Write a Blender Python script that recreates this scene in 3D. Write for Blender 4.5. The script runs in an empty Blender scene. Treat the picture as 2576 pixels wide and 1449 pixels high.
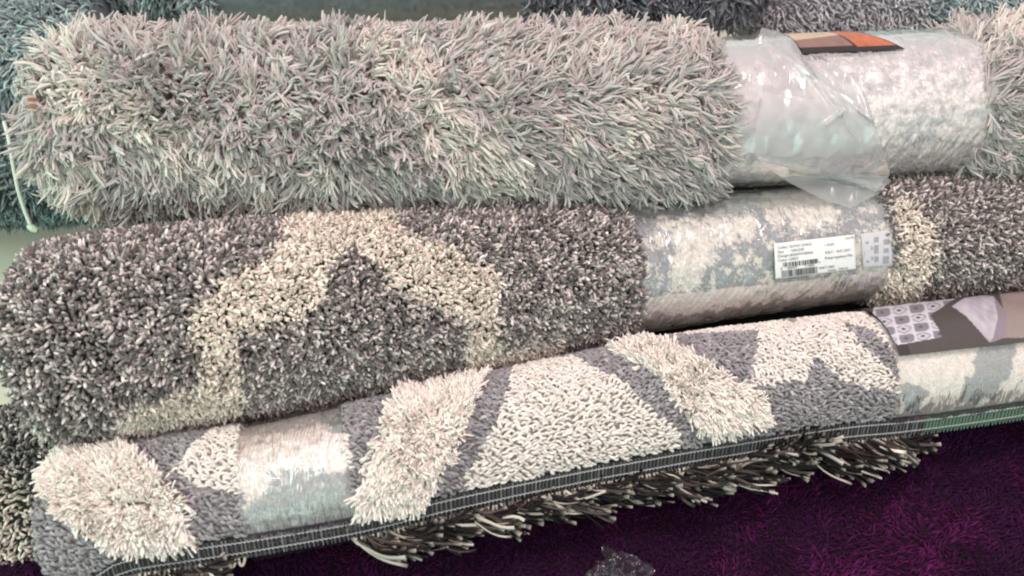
import bpy, math, random
import numpy as np
from mathutils import Vector
rng = np.random.default_rng(7); random.seed(7)
SC = bpy.context.scene; COL = SC.collection
PI = math.pi

# ---------------------------------------------------------------- camera, world, lights, exposure
W_, H_ = 1024, 576
PITCH = math.radians(40); HF = math.radians(62)
CAM = np.array([0.0, 0.0, 1.35]); F = 512 / math.tan(HF / 2)
cd = bpy.data.cameras.new('camera'); cam = bpy.data.objects.new('camera', cd); COL.objects.link(cam)
cam.location = CAM; cam.rotation_euler = (PI / 2 - PITCH, 0, 0)
cd.sensor_width = 36; cd.lens = 18 / math.tan(HF / 2); cd.clip_start = 0.02; cd.clip_end = 60
cd.dof.use_dof = True; cd.dof.focus_distance = 1.62; cd.dof.aperture_fstop = 3.2
SC.camera = cam
wd = bpy.data.worlds.new('World'); SC.world = wd; wd.use_nodes = True
bg = wd.node_tree.nodes['Background']; bg.inputs[1].default_value = 1.05
_n, _l = wd.node_tree.nodes, wd.node_tree.links; _t = _n.new('ShaderNodeTexCoord'); _s = _n.new('ShaderNodeSeparateXYZ'); _r = _n.new('ShaderNodeValToRGB')
_m = _n.new('ShaderNodeMapRange'); _m.inputs['From Min'].default_value = -1; _m.inputs['From Max'].default_value = 1
_l.new(_t.outputs['Generated'], _s.inputs[0]); _l.new(_s.outputs['Z'], _m.inputs['Value']); _l.new(_m.outputs[0], _r.inputs[0]); _l.new(_r.outputs[0], bg.inputs[0])
_e = _r.color_ramp.elements; _e[0].position = .25; _e[0].color = (.25, .40, .37, 1); _e[1].position = .95; _e[1].color = (.85, .70, .70, 1)
_x = _e.new(.55); _x.color = (.52, .70, .65, 1)
def area(name, loc, target, sx, sy, power, col):
    l = bpy.data.lights.new(name, 'AREA'); l.shape = 'RECTANGLE'; l.size = sx; l.size_y = sy; l.energy = power; l.color = col
    o = bpy.data.objects.new(name, l); COL.objects.link(o); o.location = loc
    o.rotation_euler = (Vector(target) - Vector(loc)).to_track_quat('-Z', 'Y').to_euler(); return o
area('ceiling_lamp_warm', (0.5, 1.0, 2.9), (0.15, 1.35, 0.3), 1.1, 0.45, 43, (1.0, 0.80, 0.82))
area('ceiling_lamp_front', (0.2, -0.7, 2.5), (0.1, 1.3, 0.3), 1.6, 0.5, 19, (1.0, 0.82, 0.85))
area('side_lamp_green', (-2.3, 0.3, 1.6), (-0.5, 1.3, 0.3), 1.2, 1.2, 36, (0.62, 1.0, 0.84))
area('front_fill_teal', (0.5, -1.6, 0.75), (0.2, 1.2, 0.3), 2.6, 0.9, 15, (0.55, 1.0, 0.90))  # added fill light, no real fixture; tints the low front faces teal
vs = SC.view_settings; vs.view_transform = 'Standard'; vs.look = 'None'; vs.exposure = 0.10; vs.gamma = 1.0; vs.use_curve_mapping = False
SC.render.engine = 'CYCLES'; SC.cycles.transparent_max_bounces = 16; SC.cycles.max_bounces = 7; SC.cycles.filter_width = 2.1

# ---------------------------------------------------------------- maths
CP, SP = math.cos(PITCH), math.sin(PITCH)
FWD = np.array([0, CP, -SP]); UP = np.array([0, SP, CP]); RT = np.array([1.0, 0, 0])
def unproj(px, py, d):
    px, py, d = np.broadcast_arrays(np.asarray(px, float), np.asarray(py, float), np.asarray(d, float))
    return CAM + d[..., None] * (FWD + ((px - 512) / F)[..., None] * RT + ((288 - py) / F)[..., None] * UP)
def proj(P):
    D = P - CAM; z = D @ FWD
    return 512 + F * (D @ RT) / z, 288 - F * (D @ UP) / z
def nrm(v): return v / np.maximum(np.linalg.norm(v, axis=-1, keepdims=True), 1e-9)
def hsh(ix, iy, iz, s):
    h = (ix * 374761393 + iy * 668265263 + iz * 2147483647 + s * 974634777) & 0xFFFFFFFF
    h = ((h ^ (h >> 13)) * 1274126177) & 0xFFFFFFFF
    h = ((h ^ (h >> 16)) * 2246822519) & 0xFFFFFFFF
    return ((h ^ (h >> 15)) & 0xFFFFFF) / float(0xFFFFFF)
def vnoise(P, scale, s=0):            # value noise, -1..1
    Q = P * scale; I = np.floor(Q).astype(np.int64); f = Q - I; f = f * f * (3 - 2 * f); r = 0
    for dx in (0, 1):
        for dy in (0, 1):
            for dz in (0, 1):
                w = (f[..., 0] if dx else 1 - f[..., 0]) * (f[..., 1] if dy else 1 - f[..., 1]) * (f[..., 2] if dz else 1 - f[..., 2])
                r = r + w * hsh(I[..., 0] + dx, I[..., 1] + dy, I[..., 2] + dz, s)
    return r * 2 - 1
def fbm(P, scale, s=0, o=3): return sum(vnoise(P, scale * 2 ** k, s + 11 * k) / 2 ** k for k in range(o)) / 1.6
def vec_noise(P, scale, s=0): return np.stack([vnoise(P, scale, s + 101 * k) for k in range(3)], -1)
def inpoly(px, py, poly):
    c = np.zeros(np.shape(px), bool); n = len(poly)
    for i in range(n):
        x1, y1 = poly[i]; x2, y2 = poly[(i + 1) % n]
        if y1 == y2: continue
        c ^= ((y1 > py) != (y2 > py)) & (px < (x2 - x1) * (py - y1) / (y2 - y1) + x1)
    return c
def S(poly): k = 1024 / 2576; return [(a * k, b * k) for a, b in poly]
def smooth(a, k):
    if k < 2: return a
    p = np.pad(a, k, mode='reflect', reflect_type='odd'); w = np.hanning(2 * k + 1); w /= w.sum()
    return np.convolve(p, w, 'valid')

# ---------------------------------------------------------------- object helpers
def tag(o, label, cat, group=None, kind=None):
    if label: o['label'] = label
    if cat: o['category'] = cat
    if group: o['group'] = group
    if kind: o['kind'] = kind
    return o
def thing(name, loc, label, cat, group=None):
    o = bpy.data.objects.new(name, None); COL.objects.link(o); o.location = loc; o.empty_display_size = 0.1
    bpy.context.view_layer.update()
    return tag(o, label, cat, group)
def mesh_obj(name, V, Fq, mat, parent=None, col=None, smooth_=True, label=None):
    V = np.asarray(V, float).reshape(-1, 3)
    if parent is not None and parent.parent: bpy.context.view_layer.update()
    off = np.zeros(3) if parent is None else np.array(parent.matrix_world.translation)
    me = bpy.data.meshes.new(name)
    if isinstance(Fq, np.ndarray):
        k = Fq.shape[1]; n = len(Fq)
        me.vertices.add(len(V)); me.vertices.foreach_set('co', (V - off).astype(np.float32).ravel())
        me.loops.add(n * k); me.loops.foreach_set('vertex_index', Fq.astype(np.int32).ravel())
        me.polygons.add(n); me.polygons.foreach_set('loop_start', np.arange(0, n * k, k, dtype=np.int32))
    else:
        me.from_pydata((V - off).tolist(), [], Fq)
    me.update(calc_edges=True)
    me.polygons.foreach_set('use_smooth', np.full(len(me.polygons), smooth_))
    if col is not None:
        c = np.ones((len(V), 4), np.float32); c[:, :3] = np.broadcast_to(col, (len(V), 3))
        a = me.color_attributes.new('col', 'FLOAT_COLOR', 'POINT'); a.data.foreach_set('color', c.ravel())
    me.materials.append(mat); o = bpy.data.objects.new(name, me); COL.objects.link(o)
    if parent is not None:
        o.parent = parent
        if parent.parent: o.location = (0, 0, 0)
    if label: o['label'] = label
    return o

# ---------------------------------------------------------------- materials
def new_mat(name):
    m = bpy.data.materials.new(name); m.use_nodes = True; return m, m.node_tree.nodes, m.node_tree.links
def mat_attr(name, rough=0.85, sheen=0.0, bump=0.0, bscale=400, spec=0.2, vary=0.12, sheen_tint=None):
    m, n, l = new_mat(name); p = n['Principled BSDF']
    a = n.new('ShaderNodeAttribute'); a.attribute_name = 'col'
    tc = n.new('ShaderNodeTexCoord'); nz = n.new('ShaderNodeTexNoise'); nz.inputs['Scale'].default_value = bscale; nz.inputs['Detail'].default_value = 3
    l.new(tc.outputs['Object'], nz.inputs['Vector'])
    mr = n.new('ShaderNodeMapRange'); mr.inputs['From Min'].default_value = .3; mr.inputs['From Max'].default_value = .7
    mr.inputs['To Min'].default_value = 1 - vary; mr.inputs['To Max'].default_value = 1 + vary; l.new(nz.outputs['Fac'], mr.inputs['Value'])
    mx = n.new('ShaderNodeVectorMath'); mx.operation = 'SCALE'; l.new(a.outputs['Color'], mx.inputs[0]); l.new(mr.outputs[0], mx.inputs['Scale'])
    l.new(mx.outputs[0], p.inputs['Base Color']); p.inputs['Roughness'].default_value = rough
    p.inputs['Specular IOR Level'].default_value = spec; p.inputs['Sheen Weight'].default_value = sheen
    if sheen_tint: p.inputs['Sheen Tint'].default_value = (*sheen_tint, 1)
    if bump:
        b = n.new('ShaderNodeBump'); b.inputs['Strength'].default_value = bump; b.inputs['Distance'].default_value = 0.002
        l.new(nz.outputs['Fac'], b.inputs['Height']); l.new(b.outputs[0], p.inputs['Normal'])
    return m
def mat_film(name, haze=0.10, base=0.06, rough=0.12, bscale=60, bstr=0.5, aniso=(1, 1, 1), tint=(1, 1, 1)):
    m, n, l = new_mat(name); n.remove(n['Principled BSDF']); out = n['Material Output']
    tc = n.new('ShaderNodeTexCoord'); mp = n.new('ShaderNodeMapping'); mp.inputs['Scale'].default_value = aniso
    nz = n.new('ShaderNodeTexNoise'); nz.inputs['Scale'].default_value = bscale; nz.inputs['Detail'].default_value = 1.5; nz.inputs['Distortion'].default_value = .6
    l.new(tc.outputs['Object'], mp.inputs[0]); l.new(mp.outputs[0], nz.inputs['Vector'])
    b = n.new('ShaderNodeBump'); b.inputs['Strength'].default_value = bstr; b.inputs['Distance'].default_value = .004; l.new(nz.outputs['Fac'], b.inputs['Height'])
    g = n.new('ShaderNodeBsdfGlossy'); g.inputs['Roughness'].default_value = rough; l.new(b.outputs[0], g.inputs['Normal'])
    t = n.new('ShaderNodeBsdfTransparent'); t.inputs[0].default_value = (*[.97 * c for c in tint], 1)
    d = n.new('ShaderNodeBsdfDiffuse'); d.inputs[0].default_value = (.78, .78, .78, 1)
    tr = n.new('ShaderNodeBsdfTranslucent'); tr.inputs[0].default_value = (.78, .78, .78, 1)
    ds = n.new('ShaderNodeMixShader'); l.new(d.outputs[0], ds.inputs[1]); l.new(tr.outputs[0], ds.inputs[2])
    h = n.new('ShaderNodeMixShader'); h.inputs[0].default_value = haze; l.new(t.outputs[0], h.inputs[1]); l.new(ds.outputs[0], h.inputs[2])
    fr = n.new('ShaderNodeFresnel'); fr.inputs[0].default_value = 1.33; l.new(b.outputs[0], fr.inputs['Normal'])
    ad = n.new('ShaderNodeMath'); ad.operation = 'ADD'; ad.use_clamp = True; ad.inputs[1].default_value = base; mn = n.new('ShaderNodeMath'); mn.operation = 'MULTIPLY_ADD'; mn.inputs[1].default_value = .55; mn.inputs[2].default_value = base; l.new(fr.outputs[0], mn.inputs[0]); ad.inputs[1].default_value = 0; l.new(mn.outputs[0], ad.inputs[0])
    x = n.new('ShaderNodeMixShader'); l.new(ad.outputs[0], x.inputs[0]); l.new(h.outputs[0], x.inputs[1]); l.new(g.outputs[0], x.inputs[2])
    l.new(x.outputs[0], out.inputs['Surface']); return m
def soften(m, k):
    n, l = m.node_tree.nodes, m.node_tree.links; p = n['Principled BSDF']; t = n.new('ShaderNodeBsdfTranslucent'); x = n.new('ShaderNodeMixShader'); x.inputs[0].default_value = k
    l.new(p.inputs['Base Color'].links[0].from_socket, t.inputs[0]); l.new(p.outputs[0], x.inputs[1]); l.new(t.outputs[0], x.inputs[2]); l.new(x.outputs[0], n['Material Output'].inputs['Surface']); return m
M_yarn = soften(mat_attr('soft_yarn', .8, .25, 0), .12)
M_loop = mat_attr('loop_yarn', .75, .15, .5, 900, .3)
M_frieze = mat_attr('frieze_yarn', .62, .1, .4, 900, .4)
M_press = mat_attr('pressed_pile', .7, .1, .6, 260, .3, .18)
M_back = mat_attr('rug_backing', .9, 0, .5, 300)
M_print = mat_attr('printed_card', .4, 0, 0, 200, .35, .05)
M_fringe = mat_attr('fringe_yarn', .85, 0, .4, 700, .12)
M_purple = mat_attr('purple_yarn', .6, .12, 0, 300, .15, .2, (0.9, .2, .7))
M_film = mat_film('clear_film', .07, .07, .12, 32, .55, (3.5, 1, 1))
M_filmw = mat_film('stretch_film', .05, .12, .09, 22, .9, (11, 1.3, 1.3))
M_filmb = mat_film('dull_stretch_film', .10, .0, .22, 30, .8, (8, 1, 1)); [setattr(q.inputs[1], 'default_value', .12) for q in M_filmb.node_tree.nodes if q.type == 'MATH' and q.operation == 'MULTIPLY_ADD']
M_flap = mat_film('cloudy_film', .33, .09, .16, 35, .5)
M_scrap = mat_film('crinkled_film', .04, .03, .14, 30, .3, (1, 1, 1), (1, .85, .96))
m, n, l = new_mat('pale_laminate'); M_floor = m; p = n['Principled BSDF']; p.inputs['Roughness'].default_value = .55
tc = n.new('ShaderNodeTexCoord'); wv = n.new('ShaderNodeTexNoise'); mp = n.new('ShaderNodeMapping'); mp.inputs['Scale'].default_value = (3, 60, 1)
cr = n.new('ShaderNodeValToRGB'); cr.color_ramp.elements[0].color = (.50, .50, .38, 1); cr.color_ramp.elements[1].color = (.66, .64, .50, 1)
l.new(tc.outputs['Object'], mp.inputs[0]); l.new(mp.outputs[0], wv.inputs['Vector']); l.new(wv.outputs['Fac'], cr.inputs[0]); l.new(cr.outputs[0], p.inputs['Base Color'])

# ---------------------------------------------------------------- roll geometry
class Roll:
    """a rolled rug: a bent axis with a varying radius, stations (x, y, radius, depth)"""
    def __init__(s, st, ksm=24, kr=5, M=500):
        st = np.array(st, float); x = np.linspace(st[0, 0], st[-1, 0], M)
        cy = smooth(np.interp(x, st[:, 0], st[:, 1]), ksm); R = smooth(np.interp(x, st[:, 0], st[:, 2]), kr); d = smooth(np.interp(x, st[:, 0], st[:, 3]), ksm)
        s.C = unproj(x, cy, d); s.R = R * d / F
        T = np.gradient(s.C, axis=0); s.u = np.concatenate([[0], np.cumsum(np.linalg.norm(np.diff(s.C, axis=0), axis=1))]); s.T = nrm(T)
        Wv = np.array([0, 0, 1.0]) - s.T * s.T[:, 2:3]; s.Wv = nrm(Wv); s.B = -np.cross(s.Wv, s.T) * -1
        if s.B[0, 1] > 0: s.B = -s.B
        s.dR = np.gradient(s.R, s.u); s.L = s.u[-1]; s.x = x; s.cy = cy; s.Rpx = R
    def it(s, a, u): return np.stack([np.interp(u, s.u, a[:, k]) for k in range(3)], -1)
    def at(s, u, th, off=0.0):
        C, Wv, B, T = s.it(s.C, u), s.it(s.Wv, u), s.it(s.B, u), s.it(s.T, u); R = np.interp(u, s.u, s.R); dR = np.clip(np.interp(u, s.u, s.dR), -3, 3)
        rad = np.cos(th)[..., None] * Wv + np.sin(th)[..., None] * B
        N = nrm(rad - dR[..., None] * T); P = C + rad * R[..., None] + N * np.asarray(off)[..., None]
        Sd = -np.sin(th)[..., None] * Wv + np.cos(th)[..., None] * B
        return P, N, T, Sd
    def ux(s, px): return np.interp(px, s.x, s.u)
    def uv(s, px, py):
        return float(s.inv(np.array([float(px)]), np.array([float(py)]))[0][0])
    def inv(s, px, py, off=0.0, n=25):
        px = np.asarray(px, float); py = np.asarray(py, float)
        u = s.ux(px); q = np.clip((py - np.interp(px, s.x, s.cy)) / np.interp(px, s.x, s.Rpx), -.9, .9); th = math.radians(52) + np.arcsin(q)
        for _ in range(n):
            a, b = proj(s.at(u, th, off)[0]); e = 1e-4
            a1, b1 = proj(s.at(u + e, th, off)[0]); a2, b2 = proj(s.at(u, th + e, off)[0])
            J11, J21, J12, J22 = (a1 - a) / e, (b1 - b) / e, (a2 - a) / e, (b2 - b) / e
            D = J11 * J22 - J12 * J21; D = np.where(np.abs(D) < 1e3, 1e3 * np.sign(D + 1e-9), D)
            du = ((px - a) * J22 - (py - b) * J12) / D; dt = ((py - b) * J11 - (px - a) * J21) / D
            u = u + np.clip(du, -.05, .05); th = np.clip(th + np.clip(dt, -.15, .15), math.radians(-42), math.radians(148))
        return u, th
def grid_faces(nu, nv):
    i, j = np.meshgrid(np.arange(nu - 1), np.arange(nv - 1), indexing='ij'); a = (i * nv + j).ravel()
    return np.stack([a, a + nv, a + nv + 1, a + 1], 1)
def core(roll, name, parent, col, shrink=0.004, nu=160, nv=64):
    u = np.linspace(0, roll.L, nu); th = np.linspace(0, 2 * PI, nv)
    U, TH = np.meshgrid(u, th, indexing='ij'); P, *_ = roll.at(U, TH, -shrink)
    V = P.reshape(-1, 3); Fq = grid_faces(nu, nv).tolist()
    k = len(V); V = np.vstack([V, roll.C[0], roll.C[-1]])
    for j in range(nv - 1):
        Fq.append([k, j, j + 1]); Fq.append([k + 1, (nu - 1) * nv + j + 1, (nu - 1) * nv + j])
    return mesh_obj(name, V, Fq, M_back, parent, col)
def spiral_end(roll, end, parent, col, turns=5, th=.006):
    """the rolled layers seen at a roll's end"""
    i = 0 if end == 0 else -1; sg = -1 if end == 0 else 1; R = roll.R[i] * 1.0
    a = np.linspace(0, turns * 2 * PI, turns * 40); r = .02 + (R - .024) * a / a[-1]
    rad = np.cos(a)[:, None] * roll.Wv[i] + np.sin(a)[:, None] * roll.B[i]
    w = (R - .02) / turns * .38
    c = roll.C[i] + roll.T[i] * sg * .004
    V = np.concatenate([c + rad * (r - w)[:, None], c + rad * r[:, None] + roll.T[i] * sg * th, c + rad * (r + w)[:, None]], 1).reshape(-1, 3)
    return mesh_obj('rolled_layers', V, grid_faces(len(a), 3), M_back, parent, col)
def scatter(roll, u0, u1, th0, th1, step, jit=.5, stepv=None):
    stepv = stepv or step; Rm = roll.R[(roll.u >= u0) & (roll.u <= u1)].max()
    nu = max(2, int((u1 - u0) / step)); nt = max(2, int((th1 - th0) * Rm / stepv))
    U, TH = np.meshgrid((np.arange(nu) + .5) / nu, (np.arange(nt) + .5) / nt, indexing='ij')
    U = U + (np.arange(nt)[None, :] % 2) * .5 / nu
    U = U + (rng.random(U.shape) - .5) * 2 * jit / nu; TH = TH + (rng.random(U.shape) - .5) * 2 * jit / nt
    U = (u0 + U * (u1 - u0)).ravel(); TH = (th0 + TH * (th1 - th0)).ravel(); ok = (U > 0.0005) & (U < roll.L - .0005)
    U, TH = U[ok], TH[ok]
    keep = rng.random(len(U)) < np.interp(U, roll.u, roll.R) / Rm * 1.02      # thinner where the roll narrows
    return U[keep], TH[keep]
def tubes(path, width, flat, m=4, side=None, closed_tip=True):
    """path (n,k,3), width (n,k) -> verts, faces: tapered yarns with an m-sided section"""
    n, k, _ = path.shape; d = np.gradient(path, axis=1); d = nrm(d)
    if side is None: side = nrm(rng.normal(size=(n, 1, 3)))
    a = nrm(np.cross(d, side)); b = np.cross(d, a)
    ang = np.arange(m) / m * 2 * PI + (.785 if m == 4 else 0)
    ring = (np.cos(ang)[None, None, :, None] * a[:, :, None] + np.sin(ang)[None, None, :, None] * b[:, :, None] * np.asarray(flat).reshape(-1, 1, 1, 1))
    V = path[:, :, None] + ring * width[:, :, None, None]
    V = V.reshape(-1, 3)
    i = np.arange(n)[:, None, None] * (k * m); j = np.arange(k - 1)[None, :, None] * m; q = np.arange(m)[None, None, :]; q2 = (q + 1) % m
    Fq = np.stack([i + j + q, i + j + q2, i + j + m + q2, i + j + m + q], -1).reshape(-1, 4)
    return V, Fq
def strands(P, N, lean, length, width, k=5, m=4, flat=.45, curl=.35, prof=None, n_w=1.0, droop=0.0, split=1, spread=.004, wave=0.0):
    n = len(P); length = np.broadcast_to(length, (n,)); s = np.linspace(0, 1, k)
    wa = nrm(rng.normal(size=(n, 3))) * wave * rng.random((n, 1)); wp = rng.random((n, 1)) * 6.28; cv = nrm(rng.normal(size=(n, 3))) * (curl * rng.random((n, 1)) ** .5); pts = [P - N * .002]; p = P
    for j in range(1, k):
        f = s[j]; d = nrm(wa * np.sin(wp + f * 5.5) + N * n_w * (1 - .45 * f) + lean * (.35 + .9 * f) + cv * f * 1.6 + np.array([0, 0, -droop]) * f)
        p = p + d * (length / (k - 1))[:, None]; pts.append(p)
    path = np.stack(pts, 1)
    if split > 1:        # a yarn opening into finer plies towards its tip
        path = np.repeat(path, split, axis=0); width = np.repeat(np.broadcast_to(width, (n,)), split); n = n * split; length = np.repeat(length, split)
        path = path + (rng.normal(size=(n, 1, 3)) * spread) * (.15 + s[None, :, None] ** 1.5) + np.roll(np.gradient(path, axis=1), 0, 1) * 0
        path = path[:, :1] + (path - path[:, :1]) * (.8 + .3 * rng.random((n, 1, 1)))
    prof = np.array(prof if prof is not None else np.interp(s, [0, .3, .8, 1], [.8, 1, .8, .15]))
    w = np.broadcast_to(width, (n,))[:, None] * prof[None]
    return tubes(path, w, flat, m)
def locks(P, size, s=0):
    Q = (P + vec_noise(P, .35 / size, s + 5) * size * .5) / size; I = np.floor(Q).astype(np.int64)
    return np.stack([hsh(I[:, 0], I[:, 1], I[:, 2], s + k) for k in range(4)], -1) * 2 - 1
def rep(c, per): return np.repeat(c, per, axis=0)
def patch(roll, name, parent, mat, u0, u1, th0, th1, off, nu, nv, colf=None, dispf=None, label=None, warp=None):
    U, TH = np.meshgrid(np.linspace(u0, u1, nu), np.linspace(th0, th1, nv), indexing='ij')
    U0 = U
    if warp: U = U - warp * (1 - (TH - th0) / (th1 - th0)) * ((U - u0) / (u1 - u0)) ** 2
    P, N, T, Sd = roll.at(U, TH, 0.0); U = U0
    d = off if dispf is None else off + dispf(P, U, TH)
    P = P + N * np.broadcast_to(d, U.shape)[..., None]; V = P.reshape(-1, 3)
    c = colf(V, U.ravel(), TH.ravel()) if colf else None
    return mesh_obj(name, V, grid_faces(nu, nv), mat, parent, c, label=label)
def pxcol(V): return proj(V)
R_ = math.radians
def lin(*c): return np.array([(v / 255 / 12.92 if v / 255 < .04045 else ((v / 255 + .055) / 1.055) ** 2.4) for v in c])

# ================================================================ the setting
def plane(name, x0, x1, y0, y1, z, mat):
    o = mesh_obj(name, [(x0, y0, z), (x1, y0, z), (x1, y1, z), (x0, y1, z)], [[0, 1, 2, 3]], mat); o['kind'] = 'structure'; return o
plane('floor', -6, 6, -2, 9, 0.0, M_floor)

# ================================================================ purple shag rug on the floor
rug = thing('shag_rug', (0.4, .6, .004), 'dark purple shag rug spread flat under the stack of rolled rugs', 'rug')
def purple_h(X, Y): return .030 + .010 * vnoise(np.stack([X, Y, X * 0], -1), 5, 3)
nx, ny = 140, 80
X, Y = np.meshgrid(np.linspace(-.95, 1.9, nx), np.linspace(.05, 1.20, ny), indexing='ij')
mesh_obj('backing', np.stack([X, Y, purple_h(X, Y)], -1), grid_faces(nx, ny), M_back, rug, np.array([.012, .003, .012]))
st = .0054
gx = np.arange(-1.1, 1.85, st); gy = np.arange(.30, 1.45, st); X, Y = np.meshgrid(gx, gy, indexing='ij')
X = (X + rng.normal(size=X.shape) * st * .5).ravel(); Y = (Y + rng.normal(size=Y.shape) * st * .5).ravel()
P = np.stack([X, Y, purple_h(X, Y)], -1); a, b = proj(P); ok = (P[:, 0] > -.94) & (P[:, 1] < 1.19) & (a > -90) & (a < 1110) & (b < 700) & (b > 380); P = P[ok]
clump = nrm(vec_noise(P, 26, 5) + .5 * vec_noise(P, 70, 8) + np.array([.25, -.2, 0])) * .8; clump[:, 2] = 0
N = np.tile(np.array([0, 0, 1.0]), (len(P), 1)); V, Fq = strands(P, N, clump + rng.normal(size=P.shape) * .28, .012 + .007 * rng.random(len(P)), .0017, k=4, m=3, flat=.6, curl=.3)
pc = np.clip(fbm(P, 11, 9)[:, None] * 1.1 + .25, 0, 1); cc = (1 - pc) * np.array([.018, .002, .024]) + pc ** 1.4 * np.array([.085, .006, .062])
cc = cc * np.exp(rng.normal(size=(len(P), 1)) * .45)
lightp = (rng.random(len(P)) < .10) & (pc[:, 0] > .4); cc[lightp] = np.array([.11, .010, .07])
mesh_obj('pile', V, Fq, M_purple, rug, rep(cc, 12))['kind'] = 'stuff'

# ================================================================ roll one: long pale shag, at the top
DR = 1.0
r1 = Roll([(52, 124, 30, 1.55), (57, 124, 52, 1.55), (72, 124, 74, 1.55), (100, 124, 85, 1.55), (400, 124, 85, 1.60), (670, 120, 82, 1.66), (692, 115, 71, 1.675), (715, 114, 69, 1.68), (930, 105, 69, 1.75), (960, 103, 69, 1.76), (985, 101, 74, 1.77), (1150, 98, 75, 1.81)])
t1 = thing('rolled_shag_rug', r1.C[200] - [0, 0, r1.R[200]], 'rolled pale taupe and cream long shag rug, large roll across the top', 'rolled rug', 'rolled rugs in the stack')
core(r1, 'backing', t1, lin(150, 140, 130) * .5)
spiral_end(r1, 0, t1, lin(180, 165, 140))
blobs = [(380, 58, 26), (420, 85, 28), (440, 120, 28), (465, 150, 30), (500, 175, 28), (520, 195, 25), (628, 112, 22), (600, 60, 16), (680, 40, 18), (75, 90, 32), (100, 70, 20), (130, 115, 25), (170, 140, 30), (215, 165, 26), (255, 190, 24), (40, 190, 45), (95, 215, 30), (60, 40, 30), (330, 170, 12), (560, 130, 14), (1010, 30, 30), (1015, 150, 25)]
def shag_lean(P, N, T, Sd, px, py):
    q = np.clip((py - 118) / 100, -1, 1); right = np.clip((px - 230) / 250, 0, 1)
    a = .12 + .85 * right * (1 - .35 * np.clip(-q, 0, 1)); b = np.where(q > -.25, .25 + .65 * np.clip(q, 0, 1), -.55)
    L = T * a[:, None] + Sd * b[:, None]
    return L + vec_noise(P, 13, 21) * (.95 - .45 * right)[:, None] + locks(P, .017, 22)[:, :3] * .75 + rng.normal(size=P.shape) * .13
def shag1(u0, u1, name, seed):
    for pas, (step, ln, wd, fl) in enumerate([(.0076, .045, .0028, .5), (.0170, .048, .0013, .6)]):
        U, TH = scatter(r1, u0, u1, R_(-75), R_(190), step); P, N, T, Sd = r1.at(U, TH); px, py = proj(P)
        L = shag_lean(P, N, T, Sd, px, py)
        edge = np.minimum(np.clip((u1 - U) / .03, 0, 1), 1)
        ln_ = ln * (.85 + .2 * locks(P, .017, 22)[:, 3] + .15 * rng.random(len(P))) * (1 + .2 * vnoise(P, 18, 4))
        yield P, N, L, ln_, wd * (.7 + .65 * rng.random(len(P))), fl, px, py
def shag_colour(P, px, py):
    w = np.zeros(len(P))
    for cx, cy, r in blobs: w = np.maximum(w, np.clip(1.35 - np.hypot(px - cx, py - cy) / r, 0, 1))
    w = np.clip(w * 1.2 + .45 * fbm(P, 22, 31) , 0, 1); w = (w > np.repeat(rng.random(len(P) // 3) * .55 + .25, 3))
    taupe = np.array([.50, .46, .435]); cream = np.array([.65, .60, .545])
    c = np.where(w[:, None], cream, taupe) * np.exp(rng.normal(size=(len(P), 1)) * .08 + .13 * vnoise(P, 45, 33)[:, None])
    return np.clip(c * (1 + rng.normal(size=(len(P), 3)) * .02), .02, .8)
for u0, u1 in ((0, r1.uv(728, 115)), (r1.uv(985, 100), r1.L)):
    VV, FF, CC, o = [], [], [], 0
    for P, N, L, ln_, wd_, fl, px, py in shag1(u0, u1, '', 1):
        V, Fq = strands(P, N, L, ln_, wd_, k=7, m=4, flat=fl, curl=.6, prof=[.6, .85, 1, 1.05, 1.05, .95, .6], n_w=.38, droop=.3, split=3, spread=.0042, wave=1.5 if u0 == 0 else .9)
        VV.append(V); FF.append(Fq + o); o += len(V); CC.append(rep(shag_colour(np.repeat(P, 3, 0), np.repeat(px, 3), np.repeat(py, 3)), 28))
    mesh_obj('pile', np.vstack(VV), np.vstack(FF), M_yarn, t1, np.vstack(CC))
# a rust stitched selvedge at the left end
sv = []; sf = []; o = 0
for k in range(22):
    yy = 76 + k * 1.75; P0, N0, T0, S0 = r1.at(*r1.inv(np.array([50.0]), np.array([yy])), .034)
    path = np.stack([P0[0] + T0[0] * d * .006 + N0[0] * (.003 - abs(d) * .004) + S0[0] * .001 * ((k % 2) - .5) for d in np.linspace(-1, 1, 5)])[None]
    V, Fq = tubes(path, np.full((1, 5), .0026), 1.0, 5, np.array([[[0, 0, 1.0]]])); sv.append(V); sf.append(Fq + o); o += len(V)
P0 = r1.at(*r1.inv(np.full(8, 50.0), np.linspace(74, 117, 8)), .033)[0]; V, Fq = tubes(P0[None], np.full((1, 8), .0045), .5, 6, np.array([[[1.0, 0, 0]]])); sv.append(V); sf.append(Fq + o)
cs = np.repeat(np.array([[.27, .13, .10] if k % 3 else [.42, .34, .28] for k in range(22)]), 25, axis=0)
mesh_obj('stitched_edge', np.vstack(sv), np.vstack(sf), M_yarn, t1, np.vstack([cs, np.tile([.5, .42, .34], (48, 1))]))
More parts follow.
